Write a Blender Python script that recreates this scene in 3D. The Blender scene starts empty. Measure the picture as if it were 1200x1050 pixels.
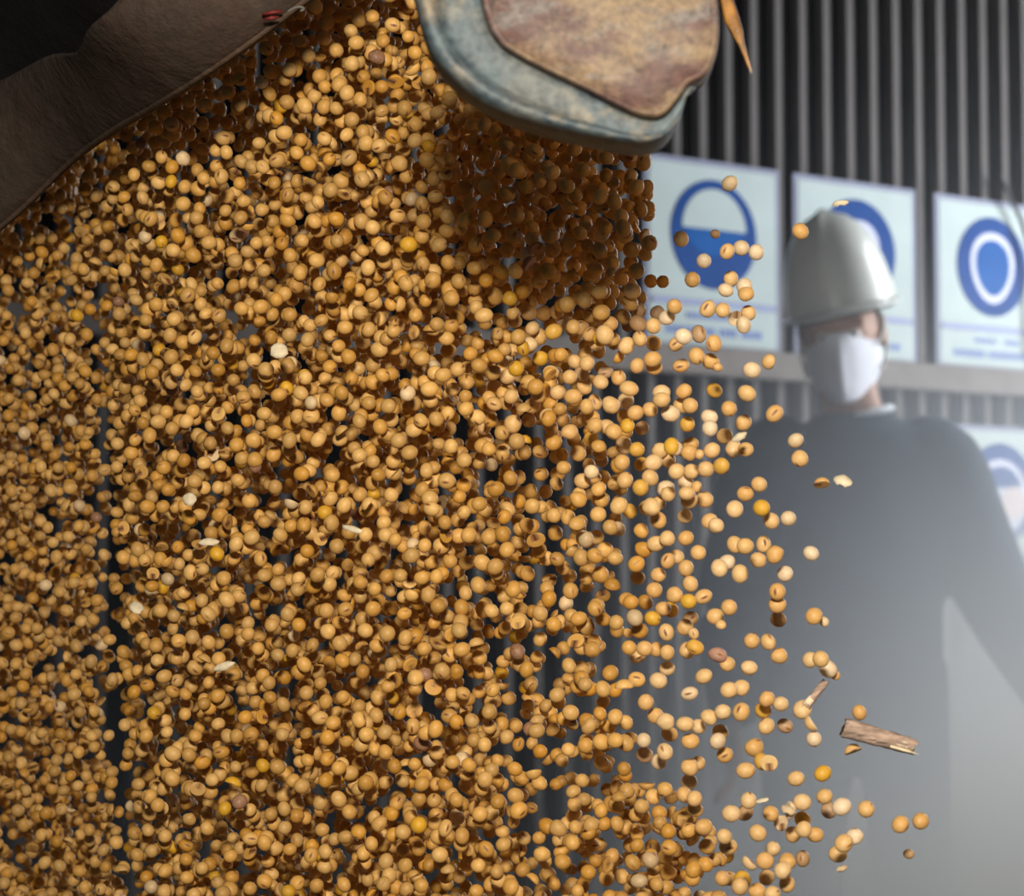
import bpy, bmesh, math, random
import numpy as np
from mathutils import Vector, Matrix, Euler

random.seed(11)
rng = np.random.default_rng(11)
R = math.radians
sc = bpy.context.scene
COL = sc.collection

# ------------------------------------------------------------------ camera
F = 2400.0                      # focal length in pixels of the 1200 x 1050 frame
PITCH = R(3.33)
CAMZ = 1.03
cam_d = bpy.data.cameras.new('camera')
cam_d.sensor_width = 36.0
cam_d.sensor_fit = 'HORIZONTAL'
cam_d.lens = F * 36.0 / 1200.0
cam_d.clip_start = 0.05
cam_d.clip_end = 60
cam = bpy.data.objects.new('camera', cam_d)
COL.objects.link(cam)
cam.location = (0, 0, CAMZ)
cam.rotation_euler = (R(90) + PITCH, 0, 0)
cam_d.dof.use_dof = True
cam_d.dof.focus_distance = 0.86
cam_d.dof.aperture_fstop = 18.0
sc.camera = cam

# ------------------------------------------------------------------ world, lights, exposure
w = bpy.data.worlds.new('shed_air')
sc.world = w
w.use_nodes = True
bg = w.node_tree.nodes['Background']
bg.inputs['Color'].default_value = (0.78, 0.86, 1.0, 1)
bg.inputs['Strength'].default_value = 0.05

def lamp(name, kind, loc, target, power, color, **kw):
    d = bpy.data.lights.new(name, kind)
    d.energy = power
    d.color = color
    for k, v in kw.items():
        setattr(d, k, v)
    o = bpy.data.objects.new(name, d)
    COL.objects.link(o)
    o.location = loc
    o.rotation_euler = (Vector(target) - Vector(loc)).to_track_quat('-Z', 'Y').to_euler()
    return o

# the photographer's flash, above the lens
lamp('camera_flash', 'AREA', (0.0, -0.01, CAMZ + 0.205), (0.0, 0.85, CAMZ - 0.02), 9.3, (1.0, 0.93, 0.79),
     shape='RECTANGLE', size=0.075, size_y=0.05)
# daylight coming in through the shed's open gate on the right
lamp('gate_daylight', 'AREA', (2.9, 4.7, 1.8), (0.8, 4.1, 0.95), 122, (0.90, 0.955, 1.0),
     shape='RECTANGLE', size=0.9, size_y=2.4)

# added warm fill, no real lamp here; lifts the shaded beans to brown
lamp('warm_fill', 'AREA', (0.95, 0.35, 1.15), (0.05, 0.85, 1.08), 1.6, (1.0, 0.62, 0.29), shape='DISK', size=0.2)

vs = sc.view_settings
vs.view_transform = 'Standard'
vs.look = 'None'
vs.exposure = 0.0
vs.gamma = 1.0
vs.use_curve_mapping = False
sc.cycles.use_denoising = True
sc.cycles.max_bounces = 8
sc.cycles.diffuse_bounces = 5
sc.cycles.volume_bounces = 4
sc.cycles.volume_step_rate = 2.0

# ------------------------------------------------------------------ helpers
CP, SP = math.cos(PITCH), math.sin(PITCH)
def at(px, py, Y):
    """the point at world depth Y seen at pixel (px, py)"""
    a, b = (px - 600.0) / F, (525.0 - py) / F
    d = Vector((a, CP - SP * b, SP + CP * b))
    t = Y / d.y
    return Vector((a * t, Y, CAMZ + d.z * t))

def link(name, me, mat=None, parent=None, loc=None):
    o = bpy.data.objects.new(name, me)
    COL.objects.link(o)
    if mat is not None and me is not None:
        me.materials.clear()
        for m in (mat if isinstance(mat, (list, tuple)) else [mat]):
            me.materials.append(m)
    if parent is not None:
        o.parent = parent
    if loc is not None:
        o.location = loc
    return o

def empty(name, loc=(0, 0, 0), rot=None):
    o = bpy.data.objects.new(name, None)
    COL.objects.link(o)
    o.empty_display_size = 0.05
    o.location = loc
    if rot is not None:
        o.rotation_euler = rot
    return o

def tag(o, label=None, cat=None, group=None, kind=None):
    if label: o['label'] = label
    if cat: o['category'] = cat
    if group: o['group'] = group
    if kind: o['kind'] = kind
    return o

def mesh_from(name, verts, faces, smooth=True):
    me = bpy.data.meshes.new(name)
    me.from_pydata([tuple(v) for v in verts], [], faces)
    me.validate()
    if smooth:
        me.polygons.foreach_set('use_smooth', [True] * len(me.polygons))
    me.update()
    return me

def box_mesh(name, x0, x1, y0, y1, z0, z1, bevel=0.0):
    bm = bmesh.new()
    bmesh.ops.create_cube(bm, size=1.0)
    for v in bm.verts:
        v.co = Vector(((x0 + x1) / 2 + v.co.x * (x1 - x0), (y0 + y1) / 2 + v.co.y * (y1 - y0), (z0 + z1) / 2 + v.co.z * (z1 - z0)))
    if bevel > 0:
        bmesh.ops.bevel(bm, geom=bm.edges[:], offset=bevel, segments=2, affect='EDGES')
    me = bpy.data.meshes.new(name)
    bm.to_mesh(me); bm.free()
    return me

def tube_mesh(name, pts, radii, n=10, caps=True):
    """a tube along points with one radius per point"""
    pts = [Vector(p) for p in pts]
    verts, faces = [], []
    up = Vector((0.13, 0.37, 0.92)).normalized()
    for i, p in enumerate(pts):
        t = (pts[min(i + 1, len(pts) - 1)] - pts[max(i - 1, 0)]).normalized()
        u = t.cross(up).normalized(); v = u.cross(t)
        for k in range(n):
            a = 2 * math.pi * k / n
            verts.append(p + (u * math.cos(a) + v * math.sin(a)) * radii[i])
    for i in range(len(pts) - 1):
        for k in range(n):
            k2 = (k + 1) % n
            faces.append((i * n + k, i * n + k2, (i + 1) * n + k2, (i + 1) * n + k))
    if caps:
        faces.append(tuple(range(n))[::-1])
        faces.append(tuple((len(pts) - 1) * n + k for k in range(n)))
    return mesh_from(name, verts, faces)

def spline(pts, n, closed=False):
    """Catmull-Rom through 2-D / 3-D points, n samples evenly by parameter"""
    P = [np.array(p, float) for p in pts]
    m = len(P)
    segs = m if closed else m - 1
    out = []
    for i in range(n):
        u = segs * i / (n if closed else n - 1)
        k = min(int(u), segs - 1); t = u - k
        g = (lambda j: P[j % m]) if closed else (lambda j: P[min(max(j, 0), m - 1)])
        p0, p1, p2, p3 = g(k - 1), g(k), g(k + 1), g(k + 2)
        out.append(0.5 * (2 * p1 + (p2 - p0) * t + (2 * p0 - 5 * p1 + 4 * p2 - p3) * t * t + (3 * p1 - p0 - 3 * p2 + p3) * t ** 3))
    return out

# ------------------------------------------------------------------ materials
class NT:
    def __init__(self, name):
        self.m = bpy.data.materials.new(name)
        self.m.use_nodes = True
        self.t = self.m.node_tree
        self.b = self.t.nodes['Principled BSDF']
    def n(self, kind, **kw):
        o = self.t.nodes.new(kind)
        for k, v in kw.items():
            if k in o.inputs: o.inputs[k].default_value = v
            else: setattr(o, k, v)
        return o
    def l(self, a, b):
        self.t.links.new(a, b)
    def math(self, op, a, b=None, c=None, clamp=False):
        o = self.t.nodes.new('ShaderNodeMath'); o.operation = op; o.use_clamp = clamp
        for i, v in enumerate((a, b, c)):
            if v is None: continue
            if isinstance(v, (int, float)): o.inputs[i].default_value = v
            else: self.l(v, o.inputs[i])
        return o.outputs[0]
    def mix(self, f, a, b, mode='MIX'):
        o = self.t.nodes.new('ShaderNodeMix'); o.data_type = 'RGBA'; o.blend_type = mode
        for i, v in ((0, f), (6, a), (7, b)):
            if isinstance(v, (int, float)): o.inputs[i].default_value = v
            elif isinstance(v, tuple): o.inputs[i].default_value = (*v, 1)[:4]
            else: self.l(v, o.inputs[i])
        return o.outputs[2]
    def ramp(self, f, stops):
        o = self.t.nodes.new('ShaderNodeValToRGB')
        e = o.color_ramp.elements
        while len(e) < len(stops): e.new(0.5)
        for i, (p, c) in enumerate(stops):
            e[i].position = p
            e[i].color = (*c, 1) if isinstance(c, tuple) else (c, c, c, 1)
        self.l(f, o.inputs[0])
        return o.outputs[0]
    def noise(self, scale, detail=4, rough=0.55, vec=None, stretch=None, rot=None, coord='Object'):
        if vec is None:
            vec = self.n('ShaderNodeTexCoord').outputs[coord]
        if stretch or rot:
            mp = self.n('ShaderNodeMapping')
            if stretch: mp.inputs['Scale'].default_value = stretch
            if rot: mp.inputs['Rotation'].default_value = rot
            self.l(vec, mp.inputs['Vector']); vec = mp.outputs[0]
        o = self.n('ShaderNodeTexNoise')
        o.inputs['Scale'].default_value = scale
        o.inputs['Detail'].default_value = detail
        o.inputs['Roughness'].default_value = rough
        self.l(vec, o.inputs['Vector'])
        return o.outputs[0]
    def bump(self, h, strength=0.3, dist=0.01):
        o = self.n('ShaderNodeBump')
        o.inputs['Strength'].default_value = strength
        o.inputs['Distance'].default_value = dist
        self.l(h, o.inputs['Height']); self.l(o.outputs[0], self.b.inputs['Normal'])
    def base(self, c):
        if isinstance(c, tuple): self.b.inputs['Base Color'].default_value = (*c, 1)
        else: self.l(c, self.b.inputs['Base Color'])
    def rough(self, v, spec=None, metal=None):
        if isinstance(v, (int, float)): self.b.inputs['Roughness'].default_value = v
        else: self.l(v, self.b.inputs['Roughness'])
        if spec is not None: self.b.inputs['Specular IOR Level'].default_value = spec
        if metal is not None: self.b.inputs['Metallic'].default_value = metal

M = {}
def plain(name, c, rough=0.6, spec=0.3, scale=30, amount=0.25, bump=0.0, stretch=None):
    k = NT(name)
    f = k.noise(scale, 5, 0.6, stretch=stretch)
    lo = tuple(v * (1 - amount) for v in c); hi = tuple(min(1, v * (1 + amount)) for v in c)
    k.base(k.ramp(f, [(0.3, lo), (0.7, hi)]))
    k.rough(rough, spec)
    if bump: k.bump(f, bump, 0.01)
    M[name] = k.m
    return k.m

# seed coat: colour per bean in "col"; the eye (hilum) sits at +X of "lco"
def bean_material():
    k = NT('soybean_coat')
    a = k.n('ShaderNodeAttribute', attribute_name='col')
    l = k.n('ShaderNodeAttribute', attribute_name='lco')
    s = k.n('ShaderNodeSeparateXYZ'); k.l(l.outputs['Vector'], s.inputs[0])
    y = k.math('DIVIDE', s.outputs['Y'], 0.17); z = k.math('DIVIDE', s.outputs['Z'], 0.40)
    d = k.math('SQRT', k.math('ADD', k.math('MULTIPLY', y, y), k.math('MULTIPLY', z, z)))
    front = k.math('GREATER_THAN', s.outputs['X'], 0.0)
    eye = k.math('MULTIPLY', k.math('SMOOTH_MIN', k.math('MULTIPLY', k.math('SUBTRACT', 1.25, d), 3.0), 1.0, 0.2, clamp=True), front)
    core = k.math('MULTIPLY', k.math('MULTIPLY', k.math('SUBTRACT', 0.55, d), 4.0, clamp=True), front)
    nz = k.noise(2.2, 3, 0.6, vec=l.outputs['Vector'])
    geo = k.n('ShaderNodeNewGeometry')
    n2 = k.noise(900, 2, 0.5, vec=geo.outputs['Position'])
    c = k.mix(k.ramp(nz, [(0.35, 0.0), (0.75, 0.35)]), a.outputs['Color'], (0.46, 0.20, 0.07))
    c = k.mix(k.ramp(n2, [(0.5, 0.0), (0.8, 0.18)]), c, (0.75, 0.55, 0.30))
    c = k.mix(k.math('MULTIPLY', eye, a.outputs['Alpha']), c, (0.30, 0.13, 0.045))
    c = k.mix(k.math('MULTIPLY', core, a.outputs['Alpha']), c, (0.10, 0.045, 0.02))
    k.base(c)
    k.rough(0.5, 0.35)
    k.bump(nz, 0.12, 0.0006)
    return k.m
M['bean'] = bean_material()
plain('hull', (0.60, 0.44, 0.26), 0.7, 0.2, 220, 0.3)
plain('hull_pale', (0.66, 0.55, 0.38), 0.7, 0.2, 220, 0.25)
plain('hull_orange', (0.25, 0.11, 0.018), 0.6, 0.3, 160, 0.6)
plain('stalk', (0.42, 0.30, 0.235), 0.85, 0.15, 260, 0.5, 0.5, stretch=(0.4, 1, 1))
plain('stalk_pith', (0.80, 0.66, 0.46), 0.8, 0.2, 300, 0.2)

def tarp_material(name, c, red):
    k = NT(name)
    f = k.noise(22, 6, 0.7)
    g = k.noise(160, 3, 0.7)
    col = k.ramp(f, [(0.3, tuple(v * 0.55 for v in c)), (0.55, c), (0.75, red)])
    k.base(k.mix(0.35, col, k.ramp(g, [(0.3, tuple(v * 0.4 for v in c)), (0.7, tuple(v * 1.5 for v in c))])))
    k.rough(0.8, 0.2)
    k.bump(f, 0.6, 0.006)
    return k.m
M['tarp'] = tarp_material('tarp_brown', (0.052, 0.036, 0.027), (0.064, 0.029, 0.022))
M['tarp_painted_shade'] = tarp_material('tarp_painted_shade', (0.006, 0.005, 0.005), (0.010, 0.006, 0.005))  # darkness above the roll put into the fold's colour
M['hem'] = tarp_material('tarp_hem', (0.075, 0.046, 0.030), (0.080, 0.042, 0.028))
plain('red_mark', (0.13, 0.012, 0.012), 0.6, 0.3, 60, 0.3)
plain('grey_mark', (0.10, 0.09, 0.08), 0.6, 0.3, 60, 0.3)

def cover_rim_material():
    k = NT('cover_rim_paint')
    f = k.noise(60, 6, 0.65); g = k.noise(260, 4, 0.65); e = k.noise(28, 4, 0.6)
    paint = k.ramp(g, [(0.32, (0.020, 0.030, 0.040)), (0.68, (0.085, 0.110, 0.120))])
    dust = k.ramp(g, [(0.3, (0.13, 0.105, 0.072)), (0.7, (0.26, 0.205, 0.135))])
    c = k.mix(k.ramp(f, [(0.49, 0.0), (0.60, 0.9)]), paint, dust)
    c = k.mix(k.ramp(e, [(0.50, 0.0), (0.60, 0.75)]), c, paint)
    k.base(c)
    k.rough(0.6, 0.4)
    k.bump(g, 0.35, 0.001)
    return k.m
def cover_face_material():
    k = NT('cover_face_dirt')
    f = k.noise(30, 6, 0.62, stretch=(0.7, 1, 1.3), rot=(0, R(-28), 0))
    g = k.noise(75, 6, 0.7, stretch=(0.6, 1, 1.4), rot=(0, R(-28), 0))
    h = k.noise(420, 4, 0.7); e = k.noise(115, 3, 0.6)
    tan = k.ramp(h, [(0.3, (0.095, 0.060, 0.034)), (0.7, (0.23, 0.155, 0.088))])
    red = k.ramp(h, [(0.3, (0.030, 0.012, 0.012)), (0.7, (0.105, 0.048, 0.042))])
    grey = k.ramp(h, [(0.3, (0.055, 0.048, 0.045)), (0.7, (0.20, 0.17, 0.155))])
    c = k.mix(k.ramp(f, [(0.47, 0.0), (0.56, 0.9)]), tan, red)
    c = k.mix(k.ramp(g, [(0.53, 0.0), (0.64, 0.85)]), c, grey)
    c = k.mix(k.ramp(e, [(0.64, 0.0), (0.70, 0.85)]), c, (0.022, 0.020, 0.020))
    k.base(c)
    k.rough(0.6, 0.4)
    k.bump(g, 0.4, 0.0015)
    return k.m
M['cover_rim'] = cover_rim_material()
M['cover_face'] = cover_face_material()

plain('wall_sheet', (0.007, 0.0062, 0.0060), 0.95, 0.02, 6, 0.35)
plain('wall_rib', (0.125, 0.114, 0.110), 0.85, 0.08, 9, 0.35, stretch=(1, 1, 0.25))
plain('rail', (0.18, 0.155, 0.14), 0.8, 0.2, 14, 0.2)
plain('concrete', (0.30, 0.29, 0.275), 0.9, 0.2, 3, 0.2, 0.1)
plain('sign_white', (0.44, 0.50, 0.49), 0.8, 0.05, 8, 0.06)
plain('sign_edge', (0.26, 0.27, 0.35), 0.8, 0.05, 8, 0.08)
plain('sign_blue', (0.016, 0.060, 0.22), 0.8, 0.05, 10, 0.12)
plain('sign_blue_bright', (0.014, 0.09, 0.30), 0.8, 0.05, 10, 0.1)
plain('sign_line', (0.33, 0.36, 0.55), 0.8, 0.05, 10, 0.08)
plain('sign_text', (0.16, 0.22, 0.46), 0.8, 0.05, 10, 0.1)
plain('sign_pale', (0.55, 0.56, 0.68), 0.8, 0.05, 10, 0.06)
plain('sign_pink', (0.60, 0.50, 0.50), 0.8, 0.05, 10, 0.06)
plain('cable', (0.05, 0.05, 0.055), 0.6, 0.3)
plain('skin', (0.40, 0.205, 0.135), 0.55, 0.35, 25, 0.12)
plain('hair', (0.030, 0.020, 0.016), 0.7, 0.3, 90, 0.4)
plain('eye_white', (0.75, 0.72, 0.68), 0.3, 0.5)
plain('iris', (0.04, 0.02, 0.012), 0.2, 0.5)
plain('shirt', (0.034, 0.050, 0.074), 0.9, 0.15, 14, 0.2, 0.1)
plain('collar', (0.75, 0.76, 0.80), 0.8, 0.2)
plain('trousers', (0.055, 0.058, 0.065), 0.9, 0.15, 14, 0.2, 0.1)
plain('boot', (0.035, 0.03, 0.027), 0.6, 0.3)
plain('mask', (0.78, 0.78, 0.86), 0.8, 0.2, 60, 0.04, 0.1)
plain('strap', (0.70, 0.66, 0.60), 0.7, 0.2)
plain('hat', (0.80, 0.81, 0.75), 0.30, 0.5, 18, 0.07)
plain('hat_band', (0.06, 0.05, 0.045), 0.7, 0.3)

# ------------------------------------------------------------------ the setting
floor = link('floor', box_mesh('floor', -5, 6, -2.5, 9, -0.1, 0.0), M['concrete'])
tag(floor, kind='structure')

WD = Vector((0.832, 0.5547, 0)).normalized()          # along the wall, to the right and away
WN = Vector((WD.y, -WD.x, 0))                          # out of the wall, to the camera side
WY0 = 5.0
W0 = Vector((at(931, 300, WY0).x, WY0, 0))
def wall_at(px, py, out=0.0):
    """(s, z) where the pixel's ray meets the wall plane moved OUT of the wall by out"""
    d = at(px, py, 1.0) - Vector((0, 0, CAMZ))
    t = (W0 + WN * out).dot(WN) / d.dot(WN)
    p = d * t
    return (p - W0).dot(WD), CAMZ + p.z
WROT = Matrix((( WD.x, -WN.x, 0), (WD.y, -WN.y, 0), (0, 0, 1)))    # local x along wall, -y out of the wall
WALL_M = Matrix.Translation(W0) @ WROT.to_4x4()
wall = empty('wall_back'); wall.matrix_world = WALL_M
tag(wall, kind='structure')
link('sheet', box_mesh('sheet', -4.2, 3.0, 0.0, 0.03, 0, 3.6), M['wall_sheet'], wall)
# folded ribs of the sheet, 79 mm apart
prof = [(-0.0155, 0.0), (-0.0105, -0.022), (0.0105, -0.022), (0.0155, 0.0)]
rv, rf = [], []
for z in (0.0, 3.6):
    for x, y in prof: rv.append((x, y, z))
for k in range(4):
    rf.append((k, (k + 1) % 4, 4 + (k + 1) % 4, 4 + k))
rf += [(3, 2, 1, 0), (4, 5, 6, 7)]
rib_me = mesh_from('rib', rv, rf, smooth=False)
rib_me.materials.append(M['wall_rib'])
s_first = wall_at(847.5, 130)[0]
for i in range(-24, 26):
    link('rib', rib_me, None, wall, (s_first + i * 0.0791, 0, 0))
# horizontal rail under the row of signs
z_top = wall_at(1150, 431, 0.05)[1]; z_bot = wall_at(1150, 461, 0.05)[1]
rail = link('trim_1', box_mesh('rail', -4.2, 3.0, -0.055, -0.0225, z_bot, z_top, 0.004), M['rail'])
rail.matrix_world = WALL_M
tag(rail, kind='structure')

# ---- signs
def disc_mesh(name, r, depth=0.002, n=40, fn=None):
    """flat plate in the wall plane (x, z), its outline r(angle)"""
    pts = []
    for k in range(n):
        a = 2 * math.pi * k / n
        x, z = (r * math.cos(a), r * math.sin(a)) if fn is None else fn(a)
        pts.append((x, z))
    return plate_mesh(name, pts, depth)
def plate_mesh(name, pts, depth):
    n = len(pts)
    v = [(x, 0, z) for x, z in pts] + [(x, -depth, z) for x, z in pts]
    f = [tuple(range(n)), tuple(range(2 * n - 1, n - 1, -1))] + [(k, n + k, n + (k + 1) % n, (k + 1) % n) for k in range(n)]
    me = mesh_from(name, v, f, smooth=False)
    bm = bmesh.new(); bm.from_mesh(me); bmesh.ops.recalc_face_normals(bm, faces=bm.faces[:]); bm.to_mesh(me); bm.free()
    return me
def ring_mesh(name, fo, fi, depth, n=48):
    v, f = [], []
    for y in (0, -depth):
        for fn in (fo, fi):
            for k in range(n):
                x, z = fn(2 * math.pi * k / n); v.append((x, y, z))
    for k in range(n):
        k2 = (k + 1) % n
        f += [(2 * n + k, 3 * n + k, 3 * n + k2, 2 * n + k2), (k, k2, n + k2, n + k), (k, 2 * n + k, 2 * n + k2, k2), (n + k, n + k2, 3 * n + k2, 3 * n + k)]
    me = mesh_from(name, v, f, smooth=False)
    bm = bmesh.new(); bm.from_mesh(me); bmesh.ops.recalc_face_normals(bm, faces=bm.faces[:]); bm.to_mesh(me); bm.free()
    return me

SW = 0.412
zt = 0.5 * (wall_at(931, 203, .03)[1] + wall_at(1100, 226, .03)[1])
zb = 0.5 * (wall_at(1074, 427, .03)[1] + wall_at(1100, 427, .03)[1])
SH = zt - zb
def sign(s0, z0, label, style):
    t = empty('safety_sign')
    t.matrix_world = WALL_M @ Matrix.Translation((s0 + SW / 2, -0.0235, z0))
    tag(t, label, 'sign', 'safety signs on the ribbed wall')
    bev = plate_mesh('board', [(-SW / 2, 0), (SW / 2, 0), (SW / 2, SH), (-SW / 2, SH)], 0.005)
    link('board', bev, M['sign_edge'], t)
    b = 0.014
    zl = SH * 0.235                                     # line between picture and caption
    pic = plate_mesh('picture_field', [(-SW / 2 + b, zl + .008), (SW / 2 - b, zl + .008), (SW / 2 - b, SH - b), (-SW / 2 + b, SH - b)], 0.0015)
    link('picture_field', pic, M['sign_white'], t, (0, -0.005, 0))
    cap = plate_mesh('caption_field', [(-SW / 2 + b, b * .4), (SW / 2 - b, b * .4), (SW / 2 - b, zl - .008), (-SW / 2 + b, zl - .008)], 0.0015)
    link('caption_field', cap, M['sign_white'], t, (0, -0.005, 0))
    zc = SH * 0.605
    r = 0.131
    y = -0.0067
    disc = link('disc', disc_mesh('disc', r, 0.0015), M['sign_blue'], t, (0, y, zc))
    y2 = -0.0016
    if style == 'hood':                                 # white upper half, bright blue lower field
        ri = r * 0.74
        up = [(ri * math.cos(math.pi * k / 20), ri * math.sin(math.pi * k / 20)) for k in range(21)]
        link('white_field', plate_mesh('white_field', up, 0.001), M['sign_white'], disc, (0, y2, 0.012))
        lo = [(ri * math.cos(math.pi + math.pi * k / 20) * .92, ri * math.sin(math.pi + math.pi * k / 20) * .62) for k in range(21)]
        link('blue_field', plate_mesh('blue_field', lo, 0.001), M['sign_blue_bright'], disc, (0, y2, 0.009))
    elif style == 'egg':                                # pale egg-shaped ring, point down
        def egg(k):
            return lambda a: (k * r * 0.62 * math.cos(a) * (1 + 0.14 * math.sin(a)), k * r * (0.72 * math.sin(a) - 0.03))
        link('pale_ring', ring_mesh('pale_ring', egg(1.0), egg(0.78), 0.001), M['sign_pale'], disc, (0, y2, 0))
        link('blue_field', disc_mesh('blue_field', r, 0.001, fn=egg(0.77)), M['sign_blue_bright'], disc, (0, y2, 0))
    elif style == 'head':
        link('pale_field', disc_mesh('pale_field', r * 0.5, 0.001), M['sign_pale'], disc, (0.01, y2, r * 0.1))
    else:                                               # two rounded pale shapes under a blue dome
        link('pale_field', disc_mesh('pale_field', r * 0.76, 0.001), M['sign_pale'], disc, (0, y2, -0.01))
        for sx in (-1, 1):
            link('rounded_shape', disc_mesh('rounded_shape', r * 0.33, 0.001), M['sign_pink'], disc, (sx * r * 0.36, y2 * 2, -0.022))
        dome = [(r * .55 * math.cos(math.pi * k / 16), r * .42 * math.sin(math.pi * k / 16)) for k in range(17)]
        link('dome_shape', plate_mesh('dome_shape', dome, 0.001), M['sign_blue'], disc, (0, y2 * 2, 0.015))
    link('divider', plate_mesh('divider', [(-SW / 2 + b * 1.6, zl - .006), (SW / 2 - b * 1.6, zl - .006), (SW / 2 - b * 1.6, zl + .006), (-SW / 2 + b * 1.6, zl + .006)], 0.0012), M['sign_line'], t, (0, -0.0065, 0))
    # two short rows of blurred lettering
    rr = random.Random(int(s0 * 100) + 7)
    for zc2, x0, x1, h in ((zl * 0.70, -0.085, 0.085, 0.014), (zl * 0.36, -0.145, 0.150, 0.019)):
        x = x0
        while x < x1:
            wd = rr.uniform(0.009, 0.016)
            if rr.random() > 0.14:
                link('letter', plate_mesh('letter', [(x, zc2 - h / 2), (x + wd * .8, zc2 - h / 2), (x + wd * .8, zc2 + h / 2), (x, zc2 + h / 2)], 0.0008), M['sign_text'], t, (0, -0.0065, 0))
            x += wd * 1.15
    return t
s2 = wall_at(931, 300, .03)[0]
s3 = wall_at(1096.5, 300, .03)[0]
s1 = wall_at(914, 300, .03)[0] - SW
sign(s1, zb, 'white sign with blue ring and white upper half, leftmost, behind falling beans', 'hood')
sign(s2, zb, 'white sign with blue circle mostly hidden behind the hard hat', 'head')
sign(s3, zb, 'white sign with blue circle holding a pale egg-shaped ring, right of the hat', 'egg')
z5 = wall_at(1160, 499, .03)[1] - SH
sign(s3 + 0.02, z5, 'hazy white sign below the rail, half hidden by the shoulder', 'faces')
# thin dark cable across the corner of the third sign
cp = [Vector((wall_at(1172, 205, .06)[0], -0.06, wall_at(1172, 205, .06)[1]))]
for px, py in ((1187, 238), (1193, 250), (1200, 268), (1212, 320), (1216, 420)):
    s_, z_ = wall_at(px, py, .06); cp.append(Vector((s_, -0.06, z_)))
cb = link('cable', tube_mesh('cable', spline(cp, 24), [0.006] * 24, 8), M['cable'])
cb.matrix_world = WALL_M
tag(cb, 'thin dark cable hanging across the upper corner of the rightmost sign', 'cable')

# ------------------------------------------------------------------ the person
PY = 4.2
def pp(px, py, dy=0.0):
    v = at(px, py, PY); return Vector((v.x, PY + dy, v.z))
person = empty('person', (pp(1000, 600).x, PY, 0))
tag(person, 'person in white hard hat, pale face mask and dark blue-grey long-sleeved top', 'person')
PINV = Matrix.Translation(-Vector(person.location))

def skin_mesh(name, joints, bones, root, sub=2):
    """joints: {key: (position, rx, ry)} grown with the Skin modifier"""
    keys = list(joints)
    me = bpy.data.meshes.new(name)
    me.from_pydata([PINV @ Vector(joints[k][0]) for k in keys], [(keys.index(a), keys.index(b)) for a, b in bones], [])
    o = bpy.data.objects.new(name, me); COL.objects.link(o)
    o.modifiers.new('skin', 'SKIN'); ss = o.modifiers.new('sub', 'SUBSURF'); ss.levels = sub; ss.render_levels = sub
    sv = me.skin_vertices[0].data
    for i, k in enumerate(keys):
        sv[i].radius = (joints[k][1], joints[k][2]); sv[i].use_root = (k == root)
    bpy.context.view_layer.update()
    out = bpy.data.meshes.new_from_object(o.evaluated_get(bpy.context.evaluated_depsgraph_get()))
    bpy.data.objects.remove(o)
    out.name = name
    return out

def outer_skin(me):
    """keep only the largest connected surface of a mesh"""
    b = bmesh.new(); b.from_mesh(me)
    mark, isles = set(), []
    for v0 in b.verts:
        if v0 in mark: continue
        mark.add(v0); stack, isl = [v0], []
        while stack:
            q = stack.pop(); isl.append(q)
            for e_ in q.link_edges:
                o_ = e_.other_vert(q)
                if o_ not in mark: mark.add(o_); stack.append(o_)
        isles.append(isl)
    isles.sort(key=len)
    bmesh.ops.delete(b, geom=[v for isl in isles[:-1] for v in isl], context='VERTS')
    b.to_mesh(me); b.free()

def cloth_mesh(name, rings, tubes, mat):
    """a garment: oval rings (centre, rx, ry) lofted, plus tubes (points, radii), fused by a voxel remesh"""
    b = bmesh.new(); n = 28
    vs_ = [[b.verts.new(PINV @ (Vector(c) + Vector((rx * math.cos(2 * math.pi * k / n), ry * math.sin(2 * math.pi * k / n), 0)))) for k in range(n)] for c, rx, ry in rings]
    for a_, c_ in zip(vs_, vs_[1:]):
        for k in range(n): b.faces.new((a_[k], a_[(k + 1) % n], c_[(k + 1) % n], c_[k]))
    b.faces.new(vs_[0][::-1]); b.faces.new(vs_[-1])
    for pts, radii in tubes:
        N = 16
        P = [Vector(p) for p in spline([tuple(p) for p in pts], N)]; Rr = [float(r[0]) for r in spline([(r,) for r in radii], N)]
        b.from_mesh(tube_mesh('tube', [PINV @ p for p in P], Rr, 20))
    bmesh.ops.recalc_face_normals(b, faces=b.faces[:])
    me = bpy.data.meshes.new(name); b.to_mesh(me); b.free()
    o = bpy.data.objects.new(name, me); COL.objects.link(o)
    rm = o.modifiers.new('remesh', 'REMESH'); rm.mode = 'VOXEL'; rm.voxel_size = 0.011
    sm = o.modifiers.new('smooth', 'SMOOTH'); sm.factor = 0.6; sm.iterations = 8
    bpy.context.view_layer.update()
    out = bpy.data.meshes.new_from_object(o.evaluated_get(bpy.context.evaluated_depsgraph_get()))
    bpy.data.objects.remove(o)
    outer_skin(out); out.name = name
    for p in out.polygons: p.use_smooth = True
    return link(name, out, mat, person)

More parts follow.
